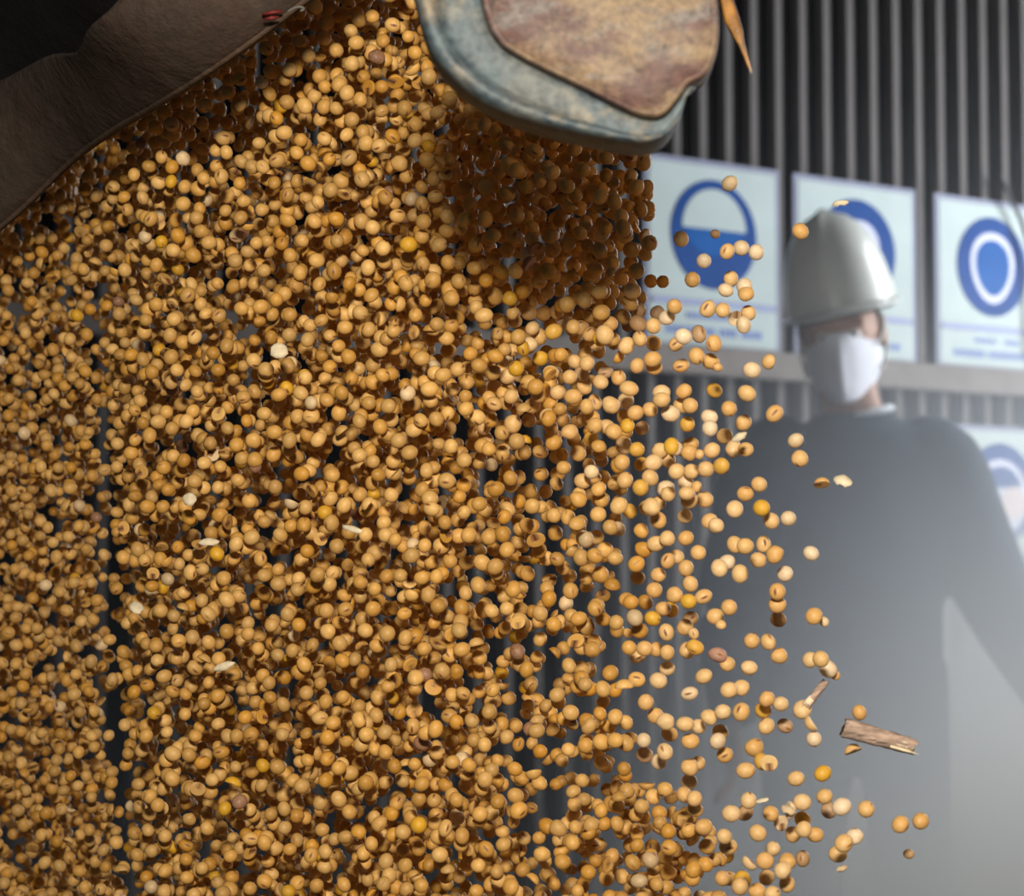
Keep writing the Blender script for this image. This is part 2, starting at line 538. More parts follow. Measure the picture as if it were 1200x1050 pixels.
HC = pp(986, 388)                                       # centre of the head
HEAD_R = Euler((R(14), R(-5), R(-14)), 'XYZ').to_matrix()   # face at -y: bowed, tilted, turned to the picture's left
chest_c = pp(1000, 600)
J = {
 'pelvis': (Vector((chest_c.x, PY + .02, .86)), .12, .085), 'waist': (pp(1000, 695), .105, .08), 'chest': (pp(1000, 615), .115, .085),
 'upper': (pp(1002, 545), .095, .07), 'neck': (pp(1000, 480, .01), .06, .06), 'skull': (HC + Vector((0, .02, -.03)), .07, .075),
 'shR': (pp(1092, 540), .05, .05), 'elR': (pp(1165, 690, .01), .045, .045), 'wrR': (pp(1250, 860, -.06), .032, .028),
 'shL': (pp(908, 540), .05, .05), 'elL': (pp(862, 705, .03), .045, .045), 'wrL': (pp(855, 850, -.08), .032, .028),
 'hipR': (Vector((chest_c.x + .09, PY + .02, .80)), .09, .09), 'knR': (Vector((chest_c.x + .11, PY, .45)), .06, .06), 'anR': (Vector((chest_c.x + .12, PY + .03, .10)), .042, .042), 'toR': (Vector((chest_c.x + .14, PY - .13, .04)), .04, .03),
 'hipL': (Vector((chest_c.x - .09, PY + .02, .80)), .09, .09), 'knL': (Vector((chest_c.x - .11, PY - .02, .45)), .06, .06), 'anL': (Vector((chest_c.x - .12, PY + .03, .10)), .042, .042), 'toL': (Vector((chest_c.x - .14, PY - .13, .04)), .04, .03),
}
B = [('pelvis', 'waist'), ('waist', 'chest'), ('chest', 'upper'), ('upper', 'neck'), ('neck', 'skull'),
     ('upper', 'shR'), ('shR', 'elR'), ('elR', 'wrR'), ('upper', 'shL'), ('shL', 'elL'), ('elL', 'wrL'),
     ('pelvis', 'hipR'), ('hipR', 'knR'), ('knR', 'anR'), ('anR', 'toR'), ('pelvis', 'hipL'), ('hipL', 'knL'), ('knL', 'anL'), ('anL', 'toL')]
body_me = skin_mesh('body', J, B, 'pelvis')
# head, ears, nose and hands are merged into the same skin by a voxel remesh
bm = bmesh.new(); bm.from_mesh(body_me)
def add_ball(c, r, rot=None, u=24, v=16, shape=None):
    g = bmesh.ops.create_uvsphere(bm, u_segments=u, v_segments=v, radius=1.0)['verts']
    for vt in g:
        p = Vector((vt.co.x * r[0], vt.co.y * r[1], vt.co.z * r[2]))
        if shape: p = shape(p)
        if rot is not None: p = rot @ p
        vt.co = PINV @ (Vector(c) + p)
def head_shape(p):
    k = max(0.0, -p.z / .12)
    return Vector((p.x * (1 - .28 * k), p.y * (1 - .10 * k) - .012 * k, p.z))
add_ball(HC, (.078, .098, .122), HEAD_R, shape=head_shape)
add_ball(HC + HEAD_R @ Vector((0, -.100, -.018)), (.014, .020, .026), HEAD_R)
for s in (-1, 1):
    add_ball(HC + HEAD_R @ Vector((s * .082, .012, -.012)), (.010, .020, .034), HEAD_R)
    add_ball(HC + HEAD_R @ Vector((s * .034, -.080, .022)), (.026, .014, .010), HEAD_R)      # brow
add_ball(HC + HEAD_R @ Vector((0, -.088, -.070)), (.026, .014, .012), HEAD_R)               # lips
add_ball(HC + HEAD_R @ Vector((0, -.078, -.105)), (.028, .022, .018), HEAD_R)               # chin
for sx, wr, el in ((1, J['wrR'][0], J['elR'][0]), (-1, J['wrL'][0], J['elL'][0])):
    d = (wr - el).normalized()
    side = Vector((0, -1, 0)) - d * Vector((0, -1, 0)).dot(d); side.normalize()
    nrm = d.cross(side)
    def limb(p, q, r):
        n = 6
        for i in range(n + 1):
            add_ball(p.lerp(q, i / n), (r, r, r), u=8, v=6)
    rot = Matrix((side, nrm, d)).transposed()
    add_ball(wr + d * .05, (.040, .018, .052), rot)
    for k, (off, ln) in enumerate(((-.028, .062), (-.009, .075), (.010, .080), (.029, .070))):
        p0 = wr + d * .085 + side * off; p1 = p0 + d * ln * .5 - nrm * sx * .008; p2 = p1 + d * ln * .38 - nrm * sx * .026
        limb(p0, p1, .0095); limb(p1, p2, .0085)
    p0 = wr + d * .03 + side * .036; p1 = p0 + d * .035 + side * .028; p2 = p1 + d * .032 + side * .004
    limb(p0, p1, .011); limb(p1, p2, .0095)
bm.to_mesh(body_me); bm.free()
body = link('body', body_me, M['skin'], person)
rm = body.modifiers.new('remesh', 'REMESH'); rm.mode = 'VOXEL'; rm.voxel_size = 0.006; rm.use_smooth_shade = True
sm = body.modifiers.new('smooth', 'SMOOTH'); sm.factor = 0.5; sm.iterations = 3
bpy.context.view_layer.update()
baked = bpy.data.meshes.new_from_object(body.evaluated_get(bpy.context.evaluated_depsgraph_get()))
body.modifiers.clear(); body.data = baked; baked.name = 'body'
baked.materials.clear(); baked.materials.append(M['skin'])
outer_skin(baked)

# long-sleeved top, trousers, boots
cxp = chest_c.x
RG = [(pp(1003, 484, .01), .074, .074), (pp(1003, 494, .01), .100, .085), (pp(1002, 508), .145, .100), (pp(1001, 535), .180, .115), (pp(1000, 575), .192, .125), (pp(1000, 640), .190, .130),
      (pp(1000, 720), .182, .128), (pp(1000, 800), .184, .132), (pp(1000, 870), .190, .138), (pp(1000, 905), .192, .140)]
arm = lambda s_: [pp(1000 + s_ * 70, 536), pp(1000 + s_ * 97, 546), J['elR' if s_ > 0 else 'elL'][0].lerp(pp(1000 + s_ * 97, 546), .5), J['elR' if s_ > 0 else 'elL'][0],
                  J['elR' if s_ > 0 else 'elL'][0].lerp(J['wrR' if s_ > 0 else 'wrL'][0], .5), J['elR' if s_ > 0 else 'elL'][0].lerp(J['wrR' if s_ > 0 else 'wrL'][0], .96)]
shirt = cloth_mesh('long_sleeved_top', RG[::-1], [(arm(1), [.085, .098, .090, .082, .070, .048]), (arm(-1), [.085, .098, .090, .080, .068, .048])], M['shirt'])
shirt['label'] = 'dark blue-grey long-sleeved top'
leg_t = lambda k: [J['hip' + k][0] + Vector((0, 0, .05)), J['hip' + k][0], J['kn' + k][0], J['an' + k][0] + Vector((0, 0, .02))]
trousers = cloth_mesh('trousers', [(Vector((cxp, PY + .02, .70)), .16, .12), (Vector((cxp, PY + .02, .80)), .178, .128), (Vector((cxp, PY + .02, .90)), .168, .120)],
                      [(leg_t('R'), [.10, .105, .085, .075]), (leg_t('L'), [.10, .105, .085, .075])], M['trousers'])
for s in 'RL':
    a, t = J['an' + s][0], J['to' + s][0]
    pts = [a + Vector((0, .045, .04)), a + Vector((0, .03, -.055)), a.lerp(t, .5) + Vector((0, 0, -.02)), t + Vector((0, -.005, .005)), t + Vector((0, -.03, -.002))]
    link('boot', tube_mesh('boot', [PINV @ p for p in pts], [.055, .050, .050, .045, .028], 14), M['boot'], person)
# pale collar edge at the neck
cv, n = [], 28
for k in range(n):
    a = 2 * math.pi * k / n
    cv.append(PINV @ (pp(1004, 487, .01) + Vector((.072 * math.cos(a), .072 * math.sin(a), .020 * math.cos(a) - .004))))
cv.append(cv[0])
link('collar', tube_mesh('collar', cv, [.008] * len(cv), 8, caps=False), M['collar'], person)

def head_part(name, verts, faces, mat, parent=person, smooth=True):
    return link(name, mesh_from(name, [PINV @ (HC + HEAD_R @ Vector(v)) for v in verts], faces, smooth), mat, parent)
# hair: short cap round the back and sides
def cap(rx, ry, rz, c, zmin, fmax, nu=32, nv=12):
    vs_, fs_ = [], []
    for j in range(nv + 1):
        th = (math.pi * 0.62) * j / nv
        for i in range(nu):
            a = 2 * math.pi * i / nu
            vs_.append((c[0] + rx * math.sin(th) * math.cos(a), c[1] + ry * math.sin(th) * math.sin(a), c[2] + rz * math.cos(th)))
    for j in range(nv):
        for i in range(nu):
            q = (j * nu + i, j * nu + (i + 1) % nu, (j + 1) * nu + (i + 1) % nu, (j + 1) * nu + i)
            m = sum((Vector(vs_[k]) for k in q), Vector()) / 4
            if m.y > fmax or m.z > zmin: fs_.append(q)
    return vs_, fs_
hv, hf = cap(.084, .104, .124, (0, .004, .004), .05, -.01)
head_part('hair', hv, hf, M['hair'])
for s in (-1, 1):
    for nm, r, off, mt in (('eye', .012, -.083, 'eye_white'), ('iris', .006, -.0915, 'iris')):
        b2 = bmesh.new(); bmesh.ops.create_uvsphere(b2, u_segments=16, v_segments=10, radius=r)
        me = bpy.data.meshes.new(nm); b2.to_mesh(me); b2.free()
        for vtx in me.vertices: vtx.co = PINV @ (HC + HEAD_R @ (vtx.co + Vector((s * .032, off, .002))))
        link(nm, me, M[mt], person)
# folded cup mask with a ridge down the middle
mv, mf, NU, NV = [], [], 24, 18
for j in range(NV + 1):
    v = -1 + 2 * j / NV
    for i in range(NU + 1):
        u = -1 + 2 * i / NU
        wdt = .078 * (1 - (.52 * abs(v) ** 1.6 if v < 0 else .30 * v ** 2.2))
        rr_ = max(0.0, 1 - abs(u) ** 1.5) * max(0.0, 1 - abs(v) ** 2.6) ** .7
        y = -.066 - .030 * (1 - u * u) - .052 * rr_ - (.010 * max(0, 1 - abs(u) * 5)) * (1 - v * v)
        y += .038 * abs(u) ** 2.2
        mv.append((u * wdt, y, -.062 + v * .074))
for j in range(NV):
    for i in range(NU):
        a = j * (NU + 1) + i; mf.append((a, a + 1, a + NU + 2, a + NU + 1))
mask = head_part('face_mask', mv, mf, M['mask'])
mask['label'] = 'pale folded face mask'
so = mask.modifiers.new('thick', 'SOLIDIFY'); so.thickness = .003
for s in (-1, 1):
    for za, zb2 in ((-.030, .012), (-.085, -.035)):
        pts = [PINV @ (HC + HEAD_R @ Vector(p)) for p in ((s * .074, -.046, za), (s * .084, -.015, (za + zb2) / 2), (s * .089, .014, zb2), (s * .080, .05, zb2 + .01))]
        link('strap', tube_mesh('strap', spline(pts, 10), [.0035] * 10, 6), M['strap'], mask)

# hard hat: bell-shaped shell with a raised ridge, brim and front peak
hat = empty('hard_hat', pp(987, 363))
HAT_R = Euler((R(10), R(-9), R(-22)), 'XYZ')
hat.rotation_euler = HAT_R
tag(hat, 'shiny white hard hat on the person, bright on its right side', 'hard hat')
sv_, sf_ = [], []
PROF = [(1.00, 0.0), (.988, .03), (.96, .06), (.91, .09), (.835, .12), (.725, .148), (.575, .173), (.40, .191), (.2, .201), (0.02, .204)]
NA = 56
for r_, z_ in PROF:
    for i in range(NA):
        a = 2 * math.pi * i / NA
        x, y = .112 * r_ * math.cos(a), .138 * r_ * math.sin(a)
        ridge = .012 * max(0.0, 1 - abs(x) / .018) * min(1, z_ / .06) if z_ > 0 else 0
        sv_.append((x * (1 + ridge * .4), y * (1 + ridge * 1.5), z_ + ridge * .8))
for j in range(len(PROF) - 1):
    for i in range(NA):
        sf_.append((j * NA + i, j * NA + (i + 1) % NA, (j + 1) * NA + (i + 1) % NA, (j + 1) * NA + i))
sf_.append(tuple((len(PROF) - 1) * NA + i for i in range(NA)))
sh = link('shell', mesh_from('shell', sv_, sf_), M['hat'], hat)
bv, bf = [], []
for ring in range(5):
    for i in range(NA):
        a = 2 * math.pi * i / NA
        front = max(0.0, -math.sin(a)) ** 2.2
        ext = .011 + .040 * front
        k, dz = ((-.006, .004), (0, .006), (.6, .001), (1.0, -.004), (.6, -.006))[ring]
        x, y = (.112 + ext * k) * math.cos(a), (.138 + ext * k) * math.sin(a)
        bv.append((x, y, dz - .006 * front * max(k, 0)))
for ring in range(5):
    for i in range(NA):
        r2 = (ring + 1) % 5
        bf.append((ring * NA + i, ring * NA + (i + 1) % NA, r2 * NA + (i + 1) % NA, r2 * NA + i))
link('brim', mesh_from('brim', bv, bf), M['hat'], hat)
band = []
for i in range(41):
    a = 2 * math.pi * i / 40
    band.append((.096 * math.cos(a), .120 * math.sin(a), -.006))
link('headband', tube_mesh('headband', band, [.009] * 41, 8, caps=False), M['hat_band'], hat)

# ------------------------------------------------------------------ rolled tarpaulin, upper left
def depth_pt(px, py, d):
    return at(px, py, d)
def roll_mesh(name, secs, n=20, bulge=.55):
    """secs: (lower pixel, upper pixel, depth); an oval cross-section between each pair"""
    L = spline([s[0] for s in secs], 40); U = spline([s[1] for s in secs], 40)
    D = spline([(s[2],) for s in secs], 40)
    verts, faces = [], []
    for i in range(40):
        a = at(L[i][0], L[i][1], D[i][0]); b = at(U[i][0], U[i][1], D[i][0])
        c = (a + b) / 2; h = (b - a) / 2
        dv = Vector((0, 1, 0)) * h.length * bulge
        for k in range(n):
            t = 2 * math.pi * k / n
            wob = 1 + .035 * math.sin(i * .9 + k * 1.3) * math.sin(k * .8 + i * .23)
            verts.append(c + (h * math.cos(t) + dv * math.sin(t)) * (wob if abs(math.cos(t)) < .9 else 1))
    for i in range(39):
        for k in range(n):
            k2 = (k + 1) % n
            faces.append((i * n + k, (i + 1) * n + k, (i + 1) * n + k2, i * n + k2))
    faces.append(tuple(range(n))); faces.append(tuple(39 * n + k for k in range(n))[::-1])
    return mesh_from(name, verts, faces), [at(L[i][0], L[i][1], D[i][0]) for i in range(40)]
secs = [((-190, 420), (-260, 280), 1.0), ((-80, 335), (-150, 200), .985), ((20, 255), (-55, 120), .96), ((83, 195), (5, 93), .925), ((130, 160), (58, 65), .868),
        ((180, 130), (90, 61), .815), ((233, 97), (104, 34), .778), ((300, 51), (140, 0), .758), ((370, -2), (190, -80), .75), ((450, -60), (300, -140), .745), ((560, -150), (420, -230), .735)]
tarp = empty('rolled_tarpaulin', at(100, 100, .79))
TI = Matrix.Translation(-Vector(tarp.location))
tag(tarp, 'thick dark brown rolled tarpaulin running diagonally across the upper left corner', 'tarpaulin')
me, edge = roll_mesh('roll', secs); me.transform(TI)
link('roll', me, M['tarp'], tarp)
secs2 = [((-130, 330), (-330, 40), 1.04), ((-20, 225), (-220, -60), 1.01), ((60, 165), (-120, -120), .98), ((130, 115), (-60, -190), .93), ((180, 80), (0, -220), .88), ((250, 30), (60, -260), .84), ((340, -60), (160, -330), .82)]  # lower edge extended unseen behind the roll to block leaking flash light
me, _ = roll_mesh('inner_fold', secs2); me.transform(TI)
link('inner_fold', me, M['tarp_painted_shade'], tarp)['label'] = 'near-black inner fold with its shade painted in'
link('hem', tube_mesh('hem', [TI @ (p + Vector((0, -.004, .0010))) for p in edge], [.0013] * len(edge), 8), M['hem'], tarp)
for (a, b) in (((307, 17), (331, 13)), ((309, 23), (327, 20))):
    link('red_stripe', tube_mesh('red_stripe', [TI @ at(a[0], a[1], .742), TI @ at((a[0] + b[0]) / 2, (a[1] + b[1]) / 2 - .6, .741), TI @ at(b[0], b[1], .742)], [.0004, .0008, .0004], 6), M['red_mark'], tarp)
pts = [TI @ at(x, y, .738) for x, y in ((337, 14), (343, 10), (350, 8), (357, 10), (352, 13))]
link('wire_loop', tube_mesh('wire_loop', spline(pts, 12), [.0005] * 12, 6), M['grey_mark'], tarp)

# ------------------------------------------------------------------ dirty rounded metal cover, top centre
CD = 0.585
cover = empty('metal_cover', at(660, 0, CD))
tag(cover, 'dirty rounded metal cover with brown face and blue-grey rim above the falling beans', 'cover')
cover.rotation_euler = (0, 0, 0)
PXM = CD / F
NO = 96
def outline(pts):
    return [((p[0] - 660) * PXM, -(p[1]) * PXM) for p in spline(pts, NO, closed=True)]
O_px = [(474, -60), (484, 0), (496, 42), (513, 74), (541, 102), (582, 128), (640, 148), (700, 162), (746, 170), (775, 166), (794, 148), (804, 124), (807, 98), (812, 50), (814, -10), (800, -80), (745, -125), (650, -145), (560, -140), (500, -115)]
P_px = [(556, -55), (561, -10), (569, 24), (584, 50), (610, 68), (645, 86), (690, 108), (728, 128), (757, 139), (780, 137), (797, 118), (810, 100), (829, 90), (841, 68), (846, 25), (836, -40), (795, -92), (720, -112), (640, -112), (580, -92)]
O2, P2 = outline(O_px), outline(P_px)
CX0 = sum(p[0] for p in P2) / NO; CZ0 = sum(p[1] for p in P2) / NO
def ringpt(t, k, d):
    over = math.hypot(P2[k][0] - CX0, P2[k][1] - CZ0) - math.hypot(O2[k][0] - CX0, O2[k][1] - CZ0)
    if over > -.0008: d -= .008 * min(1.0, (over + .0008) / .002)      # where the plate overhangs the rim
    return ((1 - t) * O2[k][0] + t * P2[k][0], -d, (1 - t) * O2[k][1] + t * P2[k][1])
rings = [(0.10, -.024), (0, -.020), (0, -.005), (.05, -.0015), (.14, 0), (.26, -.0010), (.34, -.0045), (.46, -.0060), (.80, -.0040), (.93, -.0042), (1.04, -.0060)]
vv, ff = [], []
for t, d in rings:
    for k in range(NO): vv.append(ringpt(t, k, d))
for j in range(len(rings) - 1):
    for k in range(NO):
        ff.append((j * NO + k, j * NO + (k + 1) % NO, (j + 1) * NO + (k + 1) % NO, (j + 1) * NO + k))
ff.append(tuple(range(NO))[::-1])
rim = link('rim', mesh_from('rim', vv, ff), M['cover_rim'], cover)
rim['label'] = 'blue-grey rim with patches of tan dust'
cx = sum(p[0] for p in P2) / NO; cz = sum(p[1] for p in P2) / NO
vv, ff = [], []
pr = [(1.0, -.010), (1.0, -.0025), (.992, -.0008), (.975, .0003), (.94, .0002), (.90, -.0012), (.6, -.0008), (.3, 0)]
for s_, d in pr:
    for k in range(NO):
        x, z = cx + (P2[k][0] - cx) * s_, cz + (P2[k][1] - cz) * s_
        dent = .0012 * math.sin(x * 150 + z * 60) * math.sin(z * 170) * (1 if s_ < .9 else 0)
        vv.append((x, -d - dent, z))
for j in range(len(pr) - 1):
    for k in range(NO):
        ff.append((j * NO + k, j * NO + (k + 1) % NO, (j + 1) * NO + (k + 1) % NO, (j + 1) * NO + k))
vv.append((cx, 0, cz)); c0 = len(vv) - 1
for k in range(NO): ff.append(((len(pr) - 1) * NO + k, (len(pr) - 1) * NO + (k + 1) % NO, c0))
ff.append(tuple(range(NO))[::-1])
face = link('face_plate', mesh_from('face_plate', vv, ff), M['cover_face'], cover)
face['label'] = 'raised plate caked with tan and reddish-brown dirt'
bm2 = bmesh.new()
for o in (rim, face):
    bm2.clear(); bm2.from_mesh(o.data); bmesh.ops.recalc_face_normals(bm2, faces=bm2.faces[:]); bm2.to_mesh(o.data)
bm2.free()

# orange husk hanging beside the cover
hp = [(846, -30), (851, 0), (857, 22), (863, 36), (869, 52), (874, 66), (878, 80)]
hw = [4, 8, 9.5, 7.5, 4, 2.6, 1.0]
husk = empty('dry_husk', at(857, 10, .66))
HI = Matrix.Translation(-Vector(husk.location))
vv, ff = [], []
for (x, y), wd in zip(hp, hw):
    for k, (dx, dd) in enumerate(((-1, 0), (-.5, -.0022), (0, -.0012), (.5, -.0024), (1, 0), (0, .0012))):
        p = at(x + dx * wd, y - dx * wd * .25, .66 + dd); vv.append(HI @ p)
for j in range(len(hp) - 1):
    for k in range(6): ff.append((j * 6 + k, j * 6 + (k + 1) % 6, (j + 1) * 6 + (k + 1) % 6, (j + 1) * 6 + k))
ff += [tuple(range(6)), tuple(len(vv) - 6 + k for k in range(6))]
link('pod', mesh_from('pod', vv, ff), M['hull_orange'], husk)
pts = [HI @ at(x, y, .659) for x, y in ((861, 25), (868, 45), (874, 64), (881, 86))]
link('stem', tube_mesh('stem', spline(pts, 10), [.0007, .0007, .0007, .0007, .0006, .0006, .0005, .0005, .0004, .0003], 6), M['stalk'], husk)
tag(husk, 'narrow orange-brown dry husk hanging beside the right edge of the cover', 'husk')

# ------------------------------------------------------------------ the falling beans
BR = 0.00312                                            # mean radius of a bean
def ico(sub):
    b = bmesh.new(); bmesh.ops.create_icosphere(b, subdivisions=sub, radius=1.0)
    v = np.array([x.co[:] for x in b.verts]); f = np.array([[q.index for q in p.verts] for p in b.faces]); b.free()
    return v, f
IV, IF = ico(3)          # 162 vertices (Blender counts from 1)
LV, LF = ico(2)          # 42 vertices
def half(v):             # a split bean: one side cut nearly flat, a little hollow
    u = v.copy(); m = u[:, 1] < 0.0
    u[m, 1] = 0.10 * u[m, 1] + 0.06 * (1 - np.minimum(1, u[m, 0] ** 2 + u[m, 2] ** 2))
    return u
def shrivel(v, seed):
    r = np.random.default_rng(seed); d = np.zeros(len(v))
    for _ in range(5):
        k = r.normal(size=3) * 2.6; d += np.sin(v @ k + r.uniform(0, 6.28))
    return v * (1 + 0.035 * d[:, None])
SHAPES_HI = [IV, IV, IV, shrivel(IV, 1), shrivel(IV, 2), half(IV)]
SHAPES_LO = [LV, LV, LV, shrivel(LV, 1), shrivel(LV, 2), half(LV)]
SHAPE_P = np.array([.30, .24, .18, .11, .06, .11])

def bean_colour(n):
    """seed-coat colours: tan to golden, some yellow, a few purplish or grey-brown"""
    t = rng.random(n)
    a = np.array([0.56, 0.295, 0.060]); b = np.array([0.66, 0.40, 0.130]); g = np.array([0.52, 0.245, 0.022])
    u = rng.random(n)[:, None]; c = a * (1 - u) + b * u
    gm = t < .22; c[gm] = g * (1 - u[gm]) + a * u[gm]
    ym = (t > .982); c[ym] = np.array([0.60, 0.32, 0.012])
    pm = (t > .974) & (t <= .982); c[pm] = np.array([0.25, 0.13, 0.08])
    wm = (t > .950) & (t <= .970); c[wm] = np.array([0.68, 0.50, 0.28])
    return c * rng.uniform(.72, 1.18, n)[:, None]
def rotations(n):
    q = rng.normal(size=(n, 4)); q /= np.linalg.norm(q, axis=1)[:, None]
    w_, x, y, z = q.T
    return np.stack([np.stack([1 - 2 * (y * y + z * z), 2 * (x * y - z * w_), 2 * (x * z + y * w_)], -1),
                     np.stack([2 * (x * y + z * w_), 1 - 2 * (x * x + z * z), 2 * (y * z - x * w_)], -1),
                     np.stack([2 * (x * z - y * w_), 2 * (y * z + x * w_), 1 - 2 * (x * x + y * y)], -1)], -2)

def build_beans(name, groups):
    """groups: (template vertices, faces, centres, scales n x 3, rotations, colours n x 4) -> one mesh with attributes"""
    V, Fc, Lc, C, base = [], [], [], [], 0
    for tv, tf, cen, scl, rot, colr in groups:
        n = len(cen)
        if n == 0: continue
        p = np.einsum('nij,nvj->nvi', rot, tv[None] * scl[:, None]) + cen[:, None]
        V.append(p.reshape(-1, 3)); Lc.append(np.tile(tv, (n, 1))); C.append(np.repeat(colr, len(tv), axis=0))
        Fc.append((tf[None] + (base + np.arange(n) * len(tv))[:, None, None]).reshape(-1, 3)); base += n * len(tv)
    V, Fc, Lc, C = (np.concatenate(a) for a in (V, Fc, Lc, C))
    me = bpy.data.meshes.new(name)
    me.vertices.add(len(V)); me.vertices.foreach_set('co', V.astype(np.float32).ravel())
    me.loops.add(len(Fc) * 3); me.loops.foreach_set('vertex_index', Fc.astype(np.int32).ravel())
    me.polygons.add(len(Fc)); me.polygons.foreach_set('loop_start', np.arange(0, len(Fc) * 3, 3, dtype=np.int32))
    me.polygons.foreach_set('use_smooth', np.ones(len(Fc), dtype=bool))
    at_ = me.attributes.new('lco', 'FLOAT_VECTOR', 'POINT'); at_.data.foreach_set('vector', Lc.astype(np.float32).ravel())
    at_ = me.attributes.new('col', 'FLOAT_COLOR', 'POINT'); at_.data.foreach_set('color', C.astype(np.float32).ravel())
    me.update(calc_edges=True)
    me.materials.append(M['bean'])
    return me

# distance of the curtain of beans from the camera, as it hangs across the frame
XS = [-200, 0, 110, 180, 500, 800, 1100]
DS = [1.16, 1.12, 1.06, .94, .855, .785, .745]
def curtain(px): return np.interp(px, XS, DS)

# pixel positions read off the photograph, crop by crop: origin x, y, scale, then (x, y) pairs; H = its eye faces us,
# h = half or broken, y = yellow, w = whitish, d = dull, p = purplish, s = small, b = big
CROPS = [
 (740, 240, 5.25, '305,210 515,180ds 445,345w 588,287 675,265w 768,292w 375,460 612,455 580,525w 695,500w 705,548 265,625 160,665d 218,693w 135,745 468,640H 562,648 720,665 645,700hw 688,735w 5,530 50,825 138,850 275,857H 320,810w 415,795d 507,850 400,930 485,965 530,1000s 305,990H 130,950 140,1000 35,990 850,965h 740,1015hw 45,650d 40,730d'),
 (760, 420, 5.25, '80,210 95,205 80,255 215,200 198,290 255,290 238,405y 405,197y 605,215 495,310 375,360w 378,430w 585,395 468,478 520,555 598,560 390,565 775,340H 905,505w 930,615 10,315 135,340w 70,567 140,540y 165,555w 120,620 30,640 250,580 260,530 215,560d 172,695 262,695 352,682 448,662y 312,590s 230,765w 250,870 235,830 345,868 295,790s 120,835 105,800w 60,890 15,915 10,735 60,995 225,970 680,775 595,833 530,927 695,920y 755,1000 860,985w 375,1000 415,1030'),
 (800, 600, 5.25, '35,30 165,50 207,100 20,160 95,250 320,200 385,210 497,200H 567,262 465,295 790,255w 272,310w 225,345 352,380 630,380w 47,443 20,345 582,490H 578,570 585,660d 127,520H 35,550y 285,587 200,642 235,695sh 50,655Hd 15,710 65,745s 75,830y 25,850 218,880pH 275,935 425,793 525,800 597,885 410,960 808,640 870,675sw 130,1010 785,910 850,905 895,965w 940,1005s'),
 (800, 780, 5.25, '42,172wH 285,150 360,138 518,205 605,235 495,275y 515,372 735,275b 800,350h 808,452w 162,318 247,285 360,285H 232,408 215,465w 260,550H 15,360 95,375 47,465 95,600 45,625 40,715 72,818 10,795 443,505b 485,590y 530,600h 388,645 697,695 862,663y 872,805 900,890d 978,868w 735,840 738,945y 745,1010 405,830 298,910 385,905d 542,910 610,970hw 650,890hw 630,370d 130,992 462,1030 680,1040 815,1040'),
 (840, 900, 4.615, '220,362 62,425H 40,370 303,437 262,500 180,510h 270,592 355,555 380,505 380,628 465,490d 30,597 140,605y 125,640 220,670 300,680 655,465 690,405 745,370w 808,222 993,305 1103,287 1038,465ds'),
 (0, 0, 1.0, '1007,835 1000,881h 938,271 855,215w 963,568h'),
 (660, 500, 5.25, '568,720 640,690 740,685b 645,825H 735,872 585,912 780,968 830,778 700,800 560,1005 685,1035'),
 (660, 700, 5.25, '550,130y 635,215H 740,190 460,360H 500,315 570,320 640,340 740,325 815,305 660,75y 615,70 755,35 640,438 585,513 508,645 568,728 630,765 738,780b 825,795 655,840 780,888 495,880w 500,970dh 625,950 590,1010w 780,1020'),
 (560, 320, 5.25, '935,110 760,258b 485,240 545,312w 630,335 312,243 228,295 335,340 195,155y 465,360y 320,438 210,475 478,510 385,525y 595,545 450,612 565,640 670,555 50,550H 265,630H 185,635 335,695 205,760 370,755 105,705 100,805H 245,833 490,735 585,760 430,880 525,905 565,975 655,895b 720,940 450,950 215,925b 640,620d 780,380b 815,310 910,450b 995,405 690,375 725,435 970,590b 785,610d 865,640 930,710 910,785 755,670 820,810b 720,795 1045,835b 970,860 920,940y 1010,955d 790,945 835,975 655,700 335,815 40,950 55,1030 695,1020y 1075,320 1080,430'),
 (660, 500, 5.25, '375,120 455,140y 360,220 480,230y 235,205d 120,335 380,330b 530,318 475,375y 340,490 410,520y 510,500 95,445Hw 235,455 215,540 290,620y 205,680 140,695 480,640 495,755 55,760 110,805 195,795 320,810 450,845 460,930 230,910b 300,985b 45,1010 30,555 85,600 255,760'),
 (660, 700, 5.25, '195,70 95,130 147,180b 245,135 325,155 440,125 415,30y 505,30 470,205H 395,220sw 75,265 178,320b 405,310 35,420 115,440 290,465b 135,535 452,505 245,567 318,570H 375,555w 250,650H 45,710 145,760 265,795 320,735 385,770 320,880y 385,895 150,890 235,890'),
]
cells = {}
def free(p, r):
    k = tuple(int(math.floor(c / .01)) for c in p)
    for dx in (-1, 0, 1):
        for dy in (-1, 0, 1):
            for dz in (-1, 0, 1):
                for q, rq in cells.get((k[0] + dx, k[1] + dy, k[2] + dz), ()):
                    if (q[0] - p[0]) ** 2 + (q[1] - p[1]) ** 2 + (q[2] - p[2]) ** 2 < (.96 * (r + rq)) ** 2: return False
    cells.setdefault(k, []).append((tuple(p), r))
    return True

placed = []                                             # (px, py, position, radius, flags)
seen = []
for ox, oy, scl, txt in CROPS:
    for tok in txt.split():
        xy, fl = tok, ''
        while xy[-1].isalpha(): fl = xy[-1] + fl; xy = xy[:-1]
        a, b = (float(v) for v in xy.split(','))
        px, py = ox + a / scl, oy + b / scl
        if any(abs(px - qx) + abs(py - qy) < 6 for qx, qy in seen): continue
        seen.append((px, py))
        r = BR * random.uniform(.94, 1.06) * (.62 if 's' in fl else 1.12 if 'b' in fl else 1.0)
        for k in range(40):
            d = float(curtain(px)) + random.uniform(-.022, .022) - .012 + (.02 if 'd' in fl else 0) + .0012 * k * random.choice((-1, 1))
            p = at(px, py, d)
            if free(p, r): break
        placed.append((px, py, p, r, fl))

INDIV = placed[:300]
REST = placed[300:]

